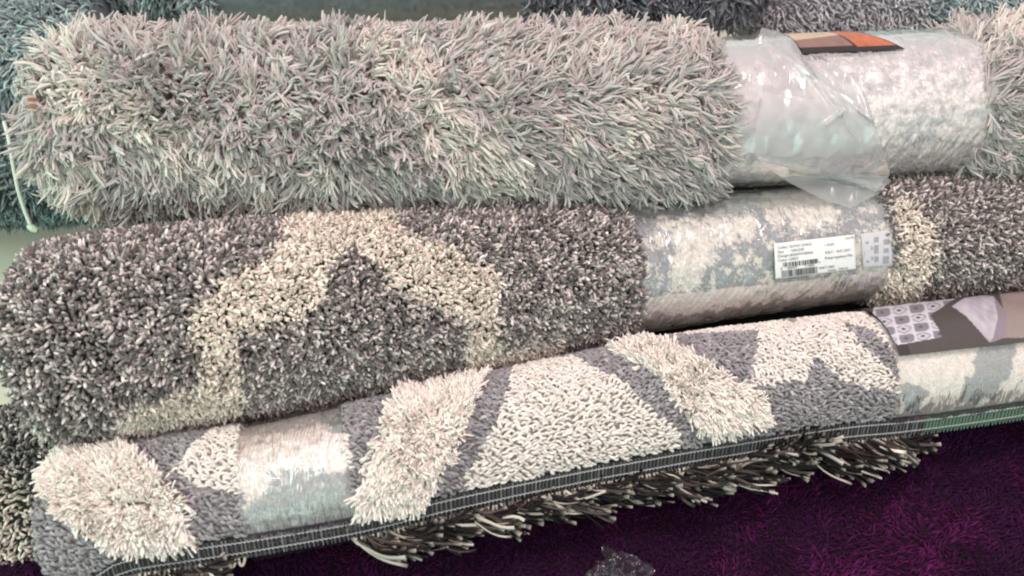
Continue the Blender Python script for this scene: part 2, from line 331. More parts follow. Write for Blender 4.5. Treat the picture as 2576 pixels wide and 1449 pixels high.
# pressed pile and clear film over the middle
def c_r1(V, U, TH):
    px, py = proj(V); f = fbm(V * [1, 1.5, 1.5], 60, 41, 4); g = vnoise(V, 14, 44)
    k = (1 / (1 + np.exp(-(f + .35 * g + .05) * 9)))[:, None]; c = k * lin(226, 218, 214) + (1 - k) * lin(184, 180, 180); return c * (1 + .22 * vnoise(V, 240, 45) + .22 * fbm(V * [1, .35, .35], 150, 47))[:, None]
patch(r1, 'pressed_pile', t1, M_press, r1.uv(706, 115), r1.uv(1003, 100), R_(-80), R_(260), 0, 280, 300, c_r1, lambda P, U, TH: .0035 * fbm(P, 55, 46) + .0012 * vnoise(P, 300, 2))
def wr(P, U, TH, amp, tilt=.3, fu=55, s=0):     # wrinkles that run round the roll
    q = np.stack([U * fu + TH * tilt * 8 + .8 * vnoise(P, 9, 61 + s), TH * 1.1, TH * 0], -1)
    return amp * (1 - np.abs(vnoise(q, 1.0, 62 + s))) ** 3 + amp * .5 * vnoise(P, 90, 63 + s)
patch(r1, 'film_wrap', t1, M_film, r1.uv(710, 115), r1.uv(998, 100), R_(-85), R_(255), .0085, 260, 220, None, lambda P, U, TH: wr(P, U, TH, .0016))
# colour leaflet under the film
def c_leaf1(V, U, TH):
    px, py = proj(V); c = np.tile(lin(38, 30, 30), (len(V), 1)); a = (TH - TH.min()) / np.ptp(TH); b = (U - U.min()) / np.ptp(U)
    org = (b > .57) & (b < .975) & (a < .90); c[org] = (lin(168, 94, 64) * (1 + .35 * fbm(V, 90, 71))[:, None])[org]
    tan = (b < .54) & (a < .88); c[tan] = (lin(126, 96, 90) * (1 + .2 * fbm(V, 60, 72))[:, None])[tan]
    cr_ = (b < .56) & (a < .55 + .25 * (.5 - b)); c[cr_] = (lin(178, 158, 135) * (1 + .15 * fbm(V, 90, 73))[:, None])[cr_]
    gr = (b < .58) & (b > .25) & (a < .3); c[gr] = lin(150, 150, 145)
    return c
_, tb = r1.inv(np.array([895.0]), np.array([54.0])); tb = float(tb[0])
lf = patch(r1, 'leaflet', t1, M_print, r1.uv(800, 56), r1.uv(903, 54), tb - R_(52), tb, .0110, 160, 70, c_leaf1, warp=.11, label='orange and brown printed leaflet')
# loose cloudy film flap
def sheet(roll, name, parent, mat, poly, infl, amp, seed, step=1.6, crease=None, zoff=0.0):
    poly = np.array(poly, float); x0, y0 = poly.min(0); x1, y1 = poly.max(0)
    gx = np.arange(x0 - step, x1 + step, step); gy = np.arange(y0 - step, y1 + step, step); X, Y = np.meshgrid(gx, gy, indexing='ij')
    C = roll.C; cx, cyv = proj(C); dax = (C - CAM) @ FWD
    o = np.argsort(cx); D = np.interp(X, cx[o], dax[o]); cy = np.interp(X, cx[o], cyv[o]); Rm = np.interp(X, cx[o], roll.R[o]) * infl
    dm = (Y - cy) * D / F; dep = D - np.sqrt(np.maximum(Rm ** 2 - dm ** 2, (.55 * Rm) ** 2)) - zoff
    P = unproj(X, Y, dep); nz = amp * (1 - np.abs(vnoise(P, 16, seed))) ** 2 + amp * .5 * vnoise(P * [1, .6, .6], 45, seed + 1)
    if crease is not None:
        for (ax, ay, bx, by, w) in crease:
            t = np.clip(((X - ax) * (bx - ax) + (Y - ay) * (by - ay)) / ((bx - ax) ** 2 + (by - ay) ** 2), 0, 1)
            nz = nz + .010 * np.exp(-(np.hypot(X - ax - t * (bx - ax), Y - ay - t * (by - ay)) / w) ** 1.3)
    P = unproj(X, Y, dep - nz); ins = inpoly(X, Y, [tuple(p) for p in poly]); Fq = grid_faces(len(gx), len(gy)); iv = ins.ravel()
    Fq = Fq[iv[Fq].all(1)]; used = np.unique(Fq); mp = np.full(X.size, -1); mp[used] = np.arange(len(used))
    return mesh_obj(name, P.reshape(-1, 3)[used], mp[Fq], mat, parent)
flap_poly = S([(1800, 120), (1880, 112), (1905, 90), (1915, 66), (1960, 78), (2040, 120), (2095, 155), (2150, 195), (2180, 240), (2200, 300), (2222, 370), (2240, 430), (2236, 462), (2205, 492), (2140, 526), (2060, 500), (1985, 462), (1930, 425), (1885, 385), (1850, 440), (1815, 440)])
sheet(r1, 'film_flap', t1, M_flap, flap_poly, 1.16, .006, 81, 1.3, [(*p, 3) for p in [(765, 40, 872, 120), (800, 60, 880, 170), (846, 110, 825, 125), (760, 160, 885, 190), (850, 60, 885, 160)]])
sheet(r1, 'film_fold', t1, M_flap, S([(1885, 385), (1920, 230), (2060, 250), (2195, 290), (2222, 370), (2240, 430), (2205, 485), (2100, 440), (1985, 400)]), 1.22, .004, 87, 1.3)

# ================================================================ roll two: brown and beige frieze rug
r2 = Roll([(52, 347, 74, 1.45), (57, 346, 92, 1.45), (70, 344, 99, 1.45), (112, 338, 100, 1.45), (200, 324, 96, 1.48), (400, 300, 86, 1.56), (480, 288, 82, 1.60), (590, 271, 72, 1.65), (614, 270, 66, 1.66), (632, 267, 64, 1.67), (740, 254, 60, 1.71), (860, 242, 56, 1.75), (885, 241, 60, 1.76), (1150, 225, 60, 1.81)], kr=3)
t2 = thing('rolled_frieze_rug', r2.C[200] - [0, 0, r2.R[200]], 'rolled dark flecked rug with beige zigzag and barcode sticker, in the middle', 'rolled rug', 'rolled rugs in the stack')
core(r2, 'backing', t2, np.array([.04, .035, .033])); spiral_end(r2, 0, t2, lin(110, 100, 90))
zig = S([(740, 500), (980, 500), (1020, 590), (1260, 680), (1250, 800), (1235, 880), (1420, 850), (1410, 890), (1230, 920), (1160, 930), (1175, 810), (1100, 770), (1000, 735), (895, 622), (850, 660), (820, 740), (750, 810), (620, 840), (590, 870), (615, 950), (605, 1030), (480, 1065), (290, 1085), (320, 1015), (500, 970), (505, 900), (480, 830), (470, 770), (600, 690), (700, 630)])
zig2 = S([(2240, 480), (2345, 560), (2350, 660), (2335, 710), (2290, 775), (2190, 800), (2180, 740), (2260, 650)])
def frieze(roll, u0, u1, polys, step=.0047, th0=-75, th1=190, seed=0, dark=1.0):
    U, TH = scatter(roll, u0, u1, R_(th0), R_(th1), step, .55); P, N, T, Sd = roll.at(U, TH); px, py = proj(P)
    nw = vec_noise(P, 30, 91) ; L = nw * .55 + rng.normal(size=P.shape) * .45 + Sd * .15 + T * .15
    n = len(P); wd = .0026 * (.75 + .5 * rng.random(n))
    V, Fq = strands(P, N, L, .0115 + .008 * rng.random(n), wd, k=6, m=5, flat=.85, curl=1.0, prof=[.7, .9, 1.05, 1.1, .9, .3])
    jw = vec_noise(P, 55, 95) * 5; jx = px + jw[:, 0] + 2.2 * rng.normal(size=n); jy = py + jw[:, 1] + 2.2 * rng.normal(size=n); be = np.zeros(n, bool)
    for q in polys: be |= inpoly(jx, jy, q)
    r = rng.random((n, 1)); c = np.where(r < .45, np.array([.125, .108, .102]), np.where(r < .74, np.array([.30, .26, .245]), np.array([.56, .50, .47]))) * dark
    c = np.where(be[:, None], np.where(r < .75, np.array([.66, .58, .50]), np.array([.52, .45, .38])), c) * np.exp(rng.normal(size=(n, 1)) * .2)
    return V, Fq, rep(c, 30)
V, Fq, c = frieze(r2, 0, r2.uv(641, 260), [zig]); mesh_obj('pile', V, Fq, M_frieze, t2, c)
V, Fq, c = frieze(r2, r2.uv(890, 245), r2.L, [zig2]); mesh_obj('pile', V, Fq, M_frieze, t2, c)
cream2 = [S(q) for q in [[(1690, 640), (1760, 600), (1800, 640), (1740, 740), (1690, 740)], [(1920, 470), (2060, 480), (2120, 560), (2010, 590), (1930, 540)], [(1660, 560), (1900, 540), (1900, 600), (1700, 640)], [(2100, 600), (2260, 560), (2260, 700), (2180, 700)]]]
def c_r2(V, U, TH):
    px, py = proj(V); w = vec_noise(V, 90, 101); w = w + rng.normal(size=w.shape) * .35 + .8 * vec_noise(V, 230, 109); jx = px + 7 * w[:, 0]; jy = py + 7 * w[:, 1]; f = fbm(V, 70, 103, 4) + rng.normal(size=len(V)) * .12; be = f > .25
    for q in cream2: be |= inpoly(jx, jy, q)
    c = np.where(be[:, None], lin(206, 200, 190), lin(140, 142, 144)) * (1 + .25 * vnoise(V, 220, 104) + .2 * fbm(V, 110, 108))[:, None]
    line = 297 - (px - 650) * .108 + 1.2 * vnoise(V, 30, 105); low = py > line
    c[low] = (lin(212, 200, 194) * (1 + .12 * vnoise(V * [.5, 1, 1], 160, 106) + .10 * np.sin(U * 420 + TH * 30))[:, None])[low]; return c
patch(r2, 'pressed_pile', t2, M_press, r2.uv(628, 260), r2.uv(905, 245), R_(-80), R_(260), 0, 300, 260, c_r2, lambda P, U, TH: .003 * fbm(P, 60, 107) + .001 * vnoise(P, 280, 2))
patch(r2, 'film_wrap', t2, M_film, r2.uv(634, 260), r2.uv(900, 245), R_(-85), R_(255), .0055, 260, 220, None, lambda P, U, TH: wr(P, U, TH, .0018, .45, 40, 5))

# barcode sticker
stk = [(774, 243.5), (854.5, 234.5), (856, 269), (775.5, 279)]
def quadmap(q, a, b):
    q = np.array(q); a = np.asarray(a)[..., None]; b = np.asarray(b)[..., None]
    return q[0] * (1 - a) * (1 - b) + q[1] * a * (1 - b) + q[2] * a * b + q[3] * (1 - a) * b
def on_roll(roll, q, a, b, off):
    p = quadmap(q, a, b); u, th = roll.inv(p[..., 0].ravel(), p[..., 1].ravel(), off); return roll.at(u, th, off)[0]
def sticker(roll, name, parent, q, col, off, nu=40, nv=24, th=.0006):
    A, B = np.meshgrid(np.linspace(0, 1, nu), np.linspace(0, 1, nv), indexing='ij')
    top = on_roll(roll, q, A, B, off); bot = on_roll(roll, q, A, B, off - th); V = np.vstack([top, bot]); f = grid_faces(nu, nv); k = nu * nv
    e = np.concatenate([np.arange(nv), np.arange(1, nu) * nv + nv - 1, (nu - 1) * nv + np.arange(nv - 2, -1, -1), np.arange(nu - 2, -1, -1) * nv])
    sidef = np.stack([e[:-1], e[1:], e[1:] + k, e[:-1] + k], 1)
    return mesh_obj(name, V, np.vstack([f, f[:, ::-1] + k, sidef]), M_print, parent, col)
lab = sticker(r2, 'barcode_sticker', t2, stk, lin(214, 214, 212), .0125)
def text_on(roll, q, parent, items, off, colr, name='printing'):
    Vs, Fs, o = [], [], 0
    for (txt, a, b, h, asp) in items:      # a,b: left / baseline in sticker space (0..1), h height fraction
        cu = bpy.data.curves.new('t', 'FONT'); cu.body = txt; cu.resolution_u = 2; ob = bpy.data.objects.new('t', cu); COL.objects.link(ob)
        dg = bpy.context.evaluated_depsgraph_get(); me = bpy.data.meshes.new_from_object(ob.evaluated_get(dg))
        co = np.array([v.co[:] for v in me.vertices]).reshape(-1, 3); fs = [list(p.vertices) for p in me.polygons]
        bpy.data.objects.remove(ob); bpy.data.curves.remove(cu); bpy.data.meshes.remove(me)
        if not len(co): continue
        A = a + co[:, 0] * h * asp; B = b - co[:, 1] * h; Vs.append(on_roll(roll, q, A, B, off)); Fs += [[i + o for i in f] for f in fs]; o += len(co)
    V = np.vstack(Vs); return mesh_obj(name, V, Fs, M_print, parent, colr, False)
text_on(r2, stk, lab, [('Collec:', .04, .17, .11, .44), ('SOHO SHAG', .19, .17, .11, .44), ('Size   :', .04, .29, .11, .44), ('160x230', .20, .29, .11, .44),
    ('Design:', .04, .41, .11, .44), ('#S06WH006A', .19, .41, .11, .44), ('Color :', .04, .53, .11, .44), ('GREY', .18, .53, .11, .44), ('1 ADET', .62, .24, .09, .44), ('Cam/Fb', .88, .11, .09, .40),
    ('B.B.C :', .63, .46, .10, .42), ('18.01.2021', .76, .46, .10, .42), ('Polypropylene Pile', .62, .62, .11, .42), ('8', .07, .77, .10, .42), ('684059', .15, .77, .10, .42), ('711869', .36, .77, .10, .42), ('9', .54, .71, .10, .42), ('A06711869', .54, .88, .10, .42), ('Order  75P/19', .65, .98, .10, .42)], .0131, lin(46, 46, 52))
def barcode(roll, q, parent, a0, a1, b0, b1, off, seed, n=30):
    r = random.Random(seed); a = a0; V, Fq = [], []
    while a < a1:
        w = r.choice([.006, .006, .011, .016]); A, B = np.meshgrid([a, min(a + w, a1)], np.linspace(b0, b1, 4), indexing='ij')
        P = on_roll(roll, q, A, B, off); k = len(V) * 8; V.append(P); Fq += [[k + j, k + 4 + j, k + 5 + j, k + 1 + j] for j in range(3)]; a += w + r.choice([.005, .006, .011])
    return mesh_obj('barcode', np.vstack(V), Fq, M_print, parent, lin(40, 38, 46), False)
barcode(r2, stk, lab, .10, .53, .57, .70, .0131, 3); barcode(r2, stk, lab, .08, .52, .79, .98, .0131, 5)
stk2 = [(861, 234), (895, 229), (893, 266), (863, 268)]
lab2 = sticker(r2, 'care_sticker', t2, stk2, lin(206, 203, 206), .0040, 16, 16)
V, Fq, k = [], [], 0
for (a0, a1, b0, b1) in [(.12, .22, .25, .85), (.38, .52, .15, .3), (.38, .52, .38, .62), (.38, .52, .7, .85), (.68, .84, .25, .4), (.68, .84, .5, .62), (.66, .86, .72, .92), (.28, .34, .4, .8)]:
    A, B = np.meshgrid([a0, a1], [b0, b1], indexing='ij'); P = on_roll(r2, stk2, A, B, .0046); V.append(P); Fq.append([k, k + 2, k + 3, k + 1]); k += 4
mesh_obj('printing', np.vstack(V), Fq, M_print, lab2, lin(150, 149, 158), False)

# ================================================================ roll three: loop pile rug with cream shag bands
r3 = Roll([(66, 520, 58, 1.40), (72, 520, 64, 1.40), (96, 516, 67, 1.40), (190, 500, 65, 1.41), (262, 489, 62, 1.43), (383, 463, 62, 1.46), (425, 455, 62, 1.47), (565, 422, 62, 1.53), (650, 406, 62, 1.56), (700, 397, 62, 1.575), (830, 377, 58, 1.62), (915, 367, 57, 1.645), (1024, 355, 57, 1.67), (1130, 342, 56, 1.70)])
t3 = thing('rolled_loop_rug', r3.C[200] - [0, 0, r3.R[200]], 'rolled grey and cream loop pile rug with fluffy bands and tasselled edge', 'rolled rug', 'rolled rugs in the stack')
core(r3, 'backing', t3, np.array([.36, .33, .33]), .001); spiral_end(r3, 0, t3, lin(150, 145, 130))
band_top = np.array([(30, 572), (41, 570), (174, 546), (246, 536), (373, 515), (425, 499), (565, 470), (683, 448), (842, 422), (915, 417), (1024, 401), (1130, 384)], float)
def theta_line(off_y=0.0):
    px = np.linspace(40, 1120, 60); py = np.interp(px, band_top[:, 0], band_top[:, 1]) + off_y; return r3.inv(px, py)
ub, tb3 = theta_line(0); tb3 = smooth(tb3, 4); th_band = lambda u: np.interp(u, ub, tb3)
loops_cream = [S(q) for q in [[(1300, 920), (1440, 905), (1560, 960), (1640, 1030), (1710, 1085), (1700, 1130), (1180, 1240), (1165, 1200), (1230, 1100), (1280, 980)],
    [(610, 1040), (560, 1070), (470, 1140), (440, 1190), (500, 1225), (610, 1245)], [(850, 1100), (880, 1100), (890, 1180), (850, 1200)],
    [(1660, 780), (1660, 850), (1700, 852), (1910, 838), (1885, 960), (1915, 975), (2030, 960), (2040, 895), (2110, 955), (2170, 975), (2262, 985), (2270, 700)]]]
loops_grey2 = [S(q) for q in [[(2120, 822), (2180, 830), (2250, 890), (2262, 960), (2200, 905)], [(1930, 805), (2010, 798), (2000, 822)]]]
shag3 = [S(q) for q in [[(130, 1180), (175, 1140), (320, 1135), (380, 1185), (460, 1270), (475, 1345), (420, 1370), (280, 1365), (190, 1310), (120, 1240)],
    [(1075, 930), (1225, 930), (1180, 1040), (1105, 1180), (1050, 1265), (900, 1280), (905, 1230), (940, 1140), (1010, 1000)],
    [(1530, 850), (1640, 855), (1750, 910), (1905, 1000), (1925, 1050), (1810, 1085), (1755, 1070), (1670, 960), (1570, 900)]]]
FB0, FB1, FW = r3.uv(239, 470), r3.uv(345, 455), r3.uv(897, 380)
def c3_is_cream(px, py):
    c = np.zeros(np.shape(px), bool)
    for q in loops_cream: c |= inpoly(px, py, q)
    for q in loops_grey2: c &= ~inpoly(px, py, q)
    return c
# loops: little arches of yarn
U, TH = scatter(r3, .006, FW, R_(-60), R_(170), .0088, .42, .0055); keep = (TH < th_band(U) - .03) & ~((U > FB0) & (U < FB1)); U, TH = U[keep], TH[keep]
P, N, T, Sd = r3.at(U, TH); px, py = proj(P); insh = np.zeros(len(P), bool)
for q in shag3: insh |= inpoly(px, py, q)
P, N, T, Sd, px, py = [v[~insh] for v in (P, N, T, Sd, px, py)]; n = len(P)
ang = rng.normal(size=n) * .5 + .35 + .7 * vnoise(P, 22, 111); d1 = T * np.cos(ang)[:, None] + Sd * np.sin(ang)[:, None]; lean = np.cross(N, d1)
span = (.0051 * (.85 + .35 * rng.random(n)))[:, None]; hgt = (.0072 * (.8 + .4 * rng.random(n)))[:, None]; ln = (rng.normal(size=n) * .25 + .3)[:, None]
a = np.linspace(0, PI, 8); path = np.stack([P - d1 * span * math.cos(x) + (nrm(N + lean * ln)) * hgt * math.sin(x) for x in a], 1)
wv = np.broadcast_to((.0025 * (.85 + .3 * rng.random(n)))[:, None], (n, 8)); V, Fq = tubes(path, wv, 1.0, 6, lean[:, None, :])
cm = c3_is_cream(px, py)
for sel, nm, cl in ((cm, 'cream_loop_pile', np.array([.68, .62, .57])), (~cm, 'grey_loop_pile', np.array([.265, .245, .255]))):
    idx = np.where(sel)[0]; Vv = V.reshape(n, 48, 3)[idx].reshape(-1, 3); f1 = Fq.reshape(n, -1, 4)[0]; Fx = (np.arange(len(idx))[:, None, None] * 48 + f1[None]).reshape(-1, 4)
    c = cl * np.exp(rng.normal(size=(len(idx), 1)) * (.10 if nm[0] == 'c' else .2)); mesh_obj(nm, Vv, Fx, M_loop, t3, rep(c, 48))
# fluffy bands
for q in shag3:
    q = np.array(q); u0, u1 = r3.ux(q[:, 0].min() - 20), r3.ux(q[:, 0].max() + 60); U, TH = scatter(r3, max(u0, .002), u1, R_(-40), R_(150), .0032, .5); P, N, T, Sd = r3.at(U, TH); px, py = proj(P)
    ok = inpoly(px + 1.5 * rng.normal(size=len(px)), py + 1.5 * rng.normal(size=len(px)), [tuple(p) for p in q]) & (TH < th_band(U) + .1); P, N, T, Sd, px, py = [v[ok] for v in (P, N, T, Sd, px, py)]
    cen = q.mean(0); out = np.clip((px - cen[0]) / 60, -1, 1)[:, None] * T * .35 + np.clip((py - cen[1]) / 60, -1, 1)[:, None] * Sd * .5
    L = out + vec_noise(P, 30, 121) * .35 + locks(P, .014, 125)[:, :3] * .35 + rng.normal(size=P.shape) * .07 + np.array([0, 0, -.15]); n = len(P)
    V, Fq = strands(P, N, L, .0225 + .004 * rng.random(n), .0016 * (.7 + .6 * rng.random(n)), k=6, m=4, flat=.9, curl=.3, prof=[.8, .9, 1, 1.15, 1.3, 1.0], n_w=.85, droop=.15, wave=.5, split=2, spread=.0026)
    c = np.array([.86, .79, .725]) * np.exp(rng.normal(size=(2 * n, 1)) * .04); mesh_obj('fluffy_band', V, Fq, M_yarn, t3, rep(c, 24))
# pressed loops where film holds the roll
def c_r3a(V, U, TH):
    px, py = proj(V); w = vec_noise(V, 60, 131); w = w + vec_noise(V, 190, 137); jx, jy = px + 6 * w[:, 0], py + 6 * w[:, 1]
    cream = inpoly(jx, jy, S([(560, 950), (880, 950), (885, 1195), (760, 1180), (690, 1185), (650, 1240), (600, 1300)])) & ~inpoly(jx, jy, S([(800, 1050), (880, 1030), (880, 1090), (830, 1090)]))
    return np.where(cream[:, None], lin(222, 208, 200), lin(160, 160, 158)) * (1 + .2 * vnoise(V, 260, 132))[:, None]
patch(r3, 'pressed_loops', t3, M_press, FB0 - .006, FB1 + .006, R_(-80), R_(200), .0015, 120, 220, c_r3a, lambda P, U, TH: .0022 * fbm(P, 110, 133))
def c_r3b(V, U, TH):
    px, py = proj(V); w = vec_noise(V, 60, 141); jx, jy = px + 6 * w[:, 0], py + 6 * w[:, 1]
    g = inpoly(jx, jy, S([(2480, 840), (2560, 840), (2540, 930), (2500, 1010), (2420, 1010), (2440, 930)])) | inpoly(jx, jy, S([(2280, 960), (2330, 975), (2320, 1040), (2270, 1030)]))
    c = np.where(g[:, None], lin(156, 156, 155), lin(224, 214, 204)); return c * (1 + .14 * vnoise(V, 240, 142))[:, None]
patch(r3, 'pressed_loops', t3, M_press, FW - .004, r3.L, R_(-80), R_(200), .0005, 140, 200, c_r3b, lambda P, U, TH: .0018 * fbm(P, 90, 143))
patch(r3, 'film_wrap', t3, M_film, FW - .002, r3.L, R_(-85), R_(200), .0100, 140, 200, None, lambda P, U, TH: wr(P, U, TH, .002, .2, 30, 9))
patch(r3, 'film_band', t3, M_filmw, FB0 - .003, FB1 + .003, R_(-80), R_(200), .0075, 260, 200, None, lambda P, U, TH: wr(P, U, TH, .0022, .02, 260, 12) + wr(P, U, TH, .002, .1, 60, 13))
# woven binding with ribs and stitched lines
VB = np.array([0, -.24, -.97]); NB = np.array([0, -.97, .24]); HB = .034
def bpos(u, b, off=0.0):
    P = r3.at(np.asarray(u, float), th_band(u), .005)[0]; b = np.asarray(b, float)[..., None]
    return P + VB * b * HB + NB * (np.asarray(off, float)[..., None] + .002 * vnoise(P, 12, 161)[..., None] * b)
nb, nv = 400, 8
U, B = np.meshgrid(np.linspace(.001, r3.L, nb), np.linspace(-.12, 1, nv), indexing='ij')
V = np.vstack([bpos(U, B, .001).reshape(-1, 3), bpos(U, B, -.004).reshape(-1, 3)]); f = grid_faces(nb, nv); k = nb * nv
e = np.arange(nb) * nv; e2 = e + nv - 1
sf = np.vstack([np.stack([e[:-1], e[1:], e[1:] + k, e[:-1] + k], 1), np.stack([e2[:-1], e2[1:], e2[1:] + k, e2[:-1] + k], 1)])
film_u = r3.uv(915, 425)
bcol = np.where((U.ravel() > film_u)[:, None], np.array([.10, .17, .12]), np.array([.045, .042, .045]))
bind = mesh_obj('woven_binding', V, np.vstack([f, f[:, ::-1] + k, sf]), M_back, t3, np.vstack([bcol, bcol]))
ur = np.arange(.004, r3.L, .0068); nr = len(ur); ur = ur + rng.normal(size=nr) * .0007; path = np.stack([bpos(ur, np.full(nr, b), .0015 + .0018 * math.sin(PI * max(0, min(1, b)))) for b in np.linspace(-.1, 1.1, 7)], 1)
wv = np.full((nr, 7), .0021); V, Fq = tubes(path, wv, .7, 5, np.tile(np.array([[[1.0, 0, 0]]]), (nr, 1, 1)))
rc = np.where((np.arange(nr) % 3 == 0)[:, None], np.array([.14, .135, .135]), np.array([.085, .08, .082])) * np.exp(rng.normal(size=(nr, 1)) * .3); rc[ur > film_u] = np.array([.14, .23, .16])
mesh_obj('ribs', V, Fq, M_loop, bind, rep(rc, 35))
for b in (.10, .70):
    us = np.arange(.004, r3.L, .0068); paths = np.stack([bpos(us + d * .0025, np.full(len(us), b + .02 * math.sin(PI * (d + 1) / 2)), .0058 - .0016 * d * d) for d in (-1.15, -.4, .4, 1.15)], 1)
    V, Fq = tubes(paths, np.full((len(us), 4), .0008), 1, 4, np.tile(np.array([[[0, 0, 1.0]]]), (len(us), 1, 1))); mesh_obj('stitch_line', V, Fq, M_loop, bind, np.array([.50, .50, .50]))
ula = np.arange(r3.uv(60, 560), r3.uv(905, 425), .0140)
for ul in (ula[ula < FB0 - .01], ula[ula > FB1]):
    path = np.stack([bpos(ul - .0046 * math.cos(x), np.full(len(ul), 1.02 + .36 * math.sin(x)), .003 + .005 * math.sin(x)) for x in np.linspace(0, PI, 8)], 1)
    V, Fq = tubes(path, np.full((len(ul), 8), .0023), 1, 5, np.tile(np.array([[[0, 0, 1.0]]]), (len(ul), 1, 1)))
    mesh_obj('edge_loops', V, Fq, M_loop, t3, rep(np.where(rng.random((len(ul), 1)) < .6, np.array([.52, .47, .40]), np.array([.16, .14, .13])), 40))
# tassels
def tassel(u, sweep, length, nyarn, spread, up=0.0):
    _, _, T0, S0 = [v[0] for v in r3.at(np.array([u]), np.array([float(th_band(u))]))]; P0 = bpos(np.array([u]), np.array([1.05]), np.array([.001]))[0]; N0 = NB; S0 = VB
    K = 9; s = np.linspace(0, 1, K); paths = []
    base = nrm(sweep[0] * T0 + sweep[1] * np.array([0, -1.0, 0]) + sweep[2] * np.array([0, 0, 1.0]))
    for _ in range(nyarn):
        dv = nrm(base + rng.normal(size=3) * spread); ln_ = length * (.75 + .4 * rng.random()); p = P0 + T0 * rng.normal() * .003; pts = [p]
        d0 = nrm(N0 * .5 + S0 * .5 + T0 * .5 + np.array([0, 0, up])); wob = rng.normal(size=3) * .18; ph = rng.random() * 6
        for j in range(1, K):
            f = s[j]; d = nrm(d0 * (1 - f) ** 2 * 1.3 + dv * (.35 + f) + wob * 1.6 * math.sin(ph + f * 5) + np.array([0, 0, -.12 * f])); p = p + d * ln_ / (K - 1)
            if p[2] < .045: p = np.array([p[0], p[1], .045 + .002 * rng.random()])
            pts.append(p)
        paths.append(pts)
    path = np.array(paths); w = (.0017 + .0025 * rng.random((nyarn, 1)) ** 1.5) * np.interp(s, [0, .6, .9, 1], [.9, 1, 1.15, 1.35])[None]
    V, Fq = tubes(path, w, .6, 4)
    r = rng.random((nyarn, 1)); c = np.where(r < .60, np.array([.018, .015, .015]), np.where(r < .86, np.array([.07, .055, .05]), np.array([.46, .42, .36]))) * np.exp(rng.normal(size=(nyarn, 1)) * .25)
    cc = np.repeat(c[:, None], K * 4, 1).reshape(nyarn, K, 4, 3); cc[:, -1:] = cc[:, -1:] * .35 + np.array([.50, .46, .40]) * .65 * (rng.random((nyarn, 1, 1, 1)) < .6)
    mesh_obj('tassel', V, Fq, M_fringe, t3, cc.reshape(-1, 3))
for x in np.concatenate([np.arange(62, 215, 13.0), np.arange(352, 905, 8.2)]):
    x = min(x + rng.normal() * 4, 905)
    L_ = (.068 + .045 * rng.random()) * (.75 if x > 850 else 1) * (.6 if x < 230 else 1)
    tassel(r3.uv(x, np.interp(x, band_top[:, 0], band_top[:, 1])), (1.0, .12 + .22 * rng.normal(), -.16 + .22 * rng.normal()), L_, 13, .19)
for x in (748, 760, 770, 780, 788, 795, 802, 810): tassel(r3.uv(x, 435), (.5 + .5 * rng.random(), .35, .75), .05 + .025 * rng.random(), 9, .35, 1.0)

# printed card under the film at the right
def c_leaf3(V, U, TH):
    px, py = proj(V); a = (TH - TH.min()) / np.ptp(TH); c = np.tile(lin(74, 69, 68), (len(V), 1)) * (1 + .05 * vnoise(V, 40, 151))[:, None]
    x = px * 2576 / 1024; y = py * 2576 / 1024
    c[U < U.min() + .022] = lin(58, 50, 52)
    ph = inpoly(x, y, [(2195, 800), (2200, 760), (2420, 740), (2340, 792), (2362, 830), (2370, 848), (2258, 868), (2215, 815)])
    s1 = (x - 2200) - (y - 800) * .25; s2 = (y - 800) + (x - 2200) * .12; k1 = (s1 / 44) % 1; k2 = (s2 / 24) % 1
    d = np.abs(k1 - .5) + np.abs(k2 - .5); chk = ((np.floor(s1 / 44) + np.floor(s2 / 24)) % 2) > .5
    pc = np.where(((k1 < .13) | (k2 < .10))[:, None], lin(190, 187, 194), np.where((d < .16)[:, None], lin(80, 78, 84), np.where((chk & (d < .75))[:, None], lin(118, 116, 121), np.where(((d > .42) & (d < .54))[:, None], lin(125, 122, 130), lin(178, 175, 183)))))
    c[ph] = pc[ph]
    w = inpoly(x, y, [(2395, 770), (2440, 740), (2500, 745), (2520, 780), (2515, 830), (2490, 862), (2462, 830), (2430, 795)]); c[w] = (lin(170, 164, 172) * (1 + .2 * vnoise(V * [3, 1, 1], 60, 152))[:, None])[w]
    b = inpoly(x, y, [(2515, 740), (2800, 700), (2800, 850), (2520, 850), (2490, 862), (2515, 820), (2525, 780)]); c[b] = (lin(138, 124, 120) * (1 + .18 * vnoise(V, 25, 153))[:, None])[b]
    b2 = inpoly(x, y, [(2500, 745), (2535, 790), (2525, 850), (2495, 862), (2510, 800)]); c[b2] = lin(130, 118, 126)
    return c
_, t_c = r3.inv(np.array([900.0]), np.array([357.5])); t_c = float(t_c[0])
patch(r3, 'leaflet', t3, M_print, r3.uv(893, 350), r3.L, t_c - R_(86), t_c, .0128, 260, 170, c_leaf3, lambda P, U, TH: .0008 * vnoise(P, 20, 7), label='brown printed leaflet with a diamond pattern picture')

# ================================================================ dark roll underneath at the left
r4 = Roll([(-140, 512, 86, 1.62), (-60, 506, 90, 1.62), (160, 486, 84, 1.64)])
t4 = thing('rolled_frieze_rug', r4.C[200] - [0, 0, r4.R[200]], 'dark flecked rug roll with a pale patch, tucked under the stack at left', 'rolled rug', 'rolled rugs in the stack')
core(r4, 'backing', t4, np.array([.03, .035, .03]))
V, Fq, c = frieze(r4, 0, r4.L, [[(-30, 482), (10, 470), (30, 490), (42, 560), (40, 620), (-40, 620)]], .0075, -60, 185); mesh_obj('pile', V, Fq, M_frieze, t4, c)

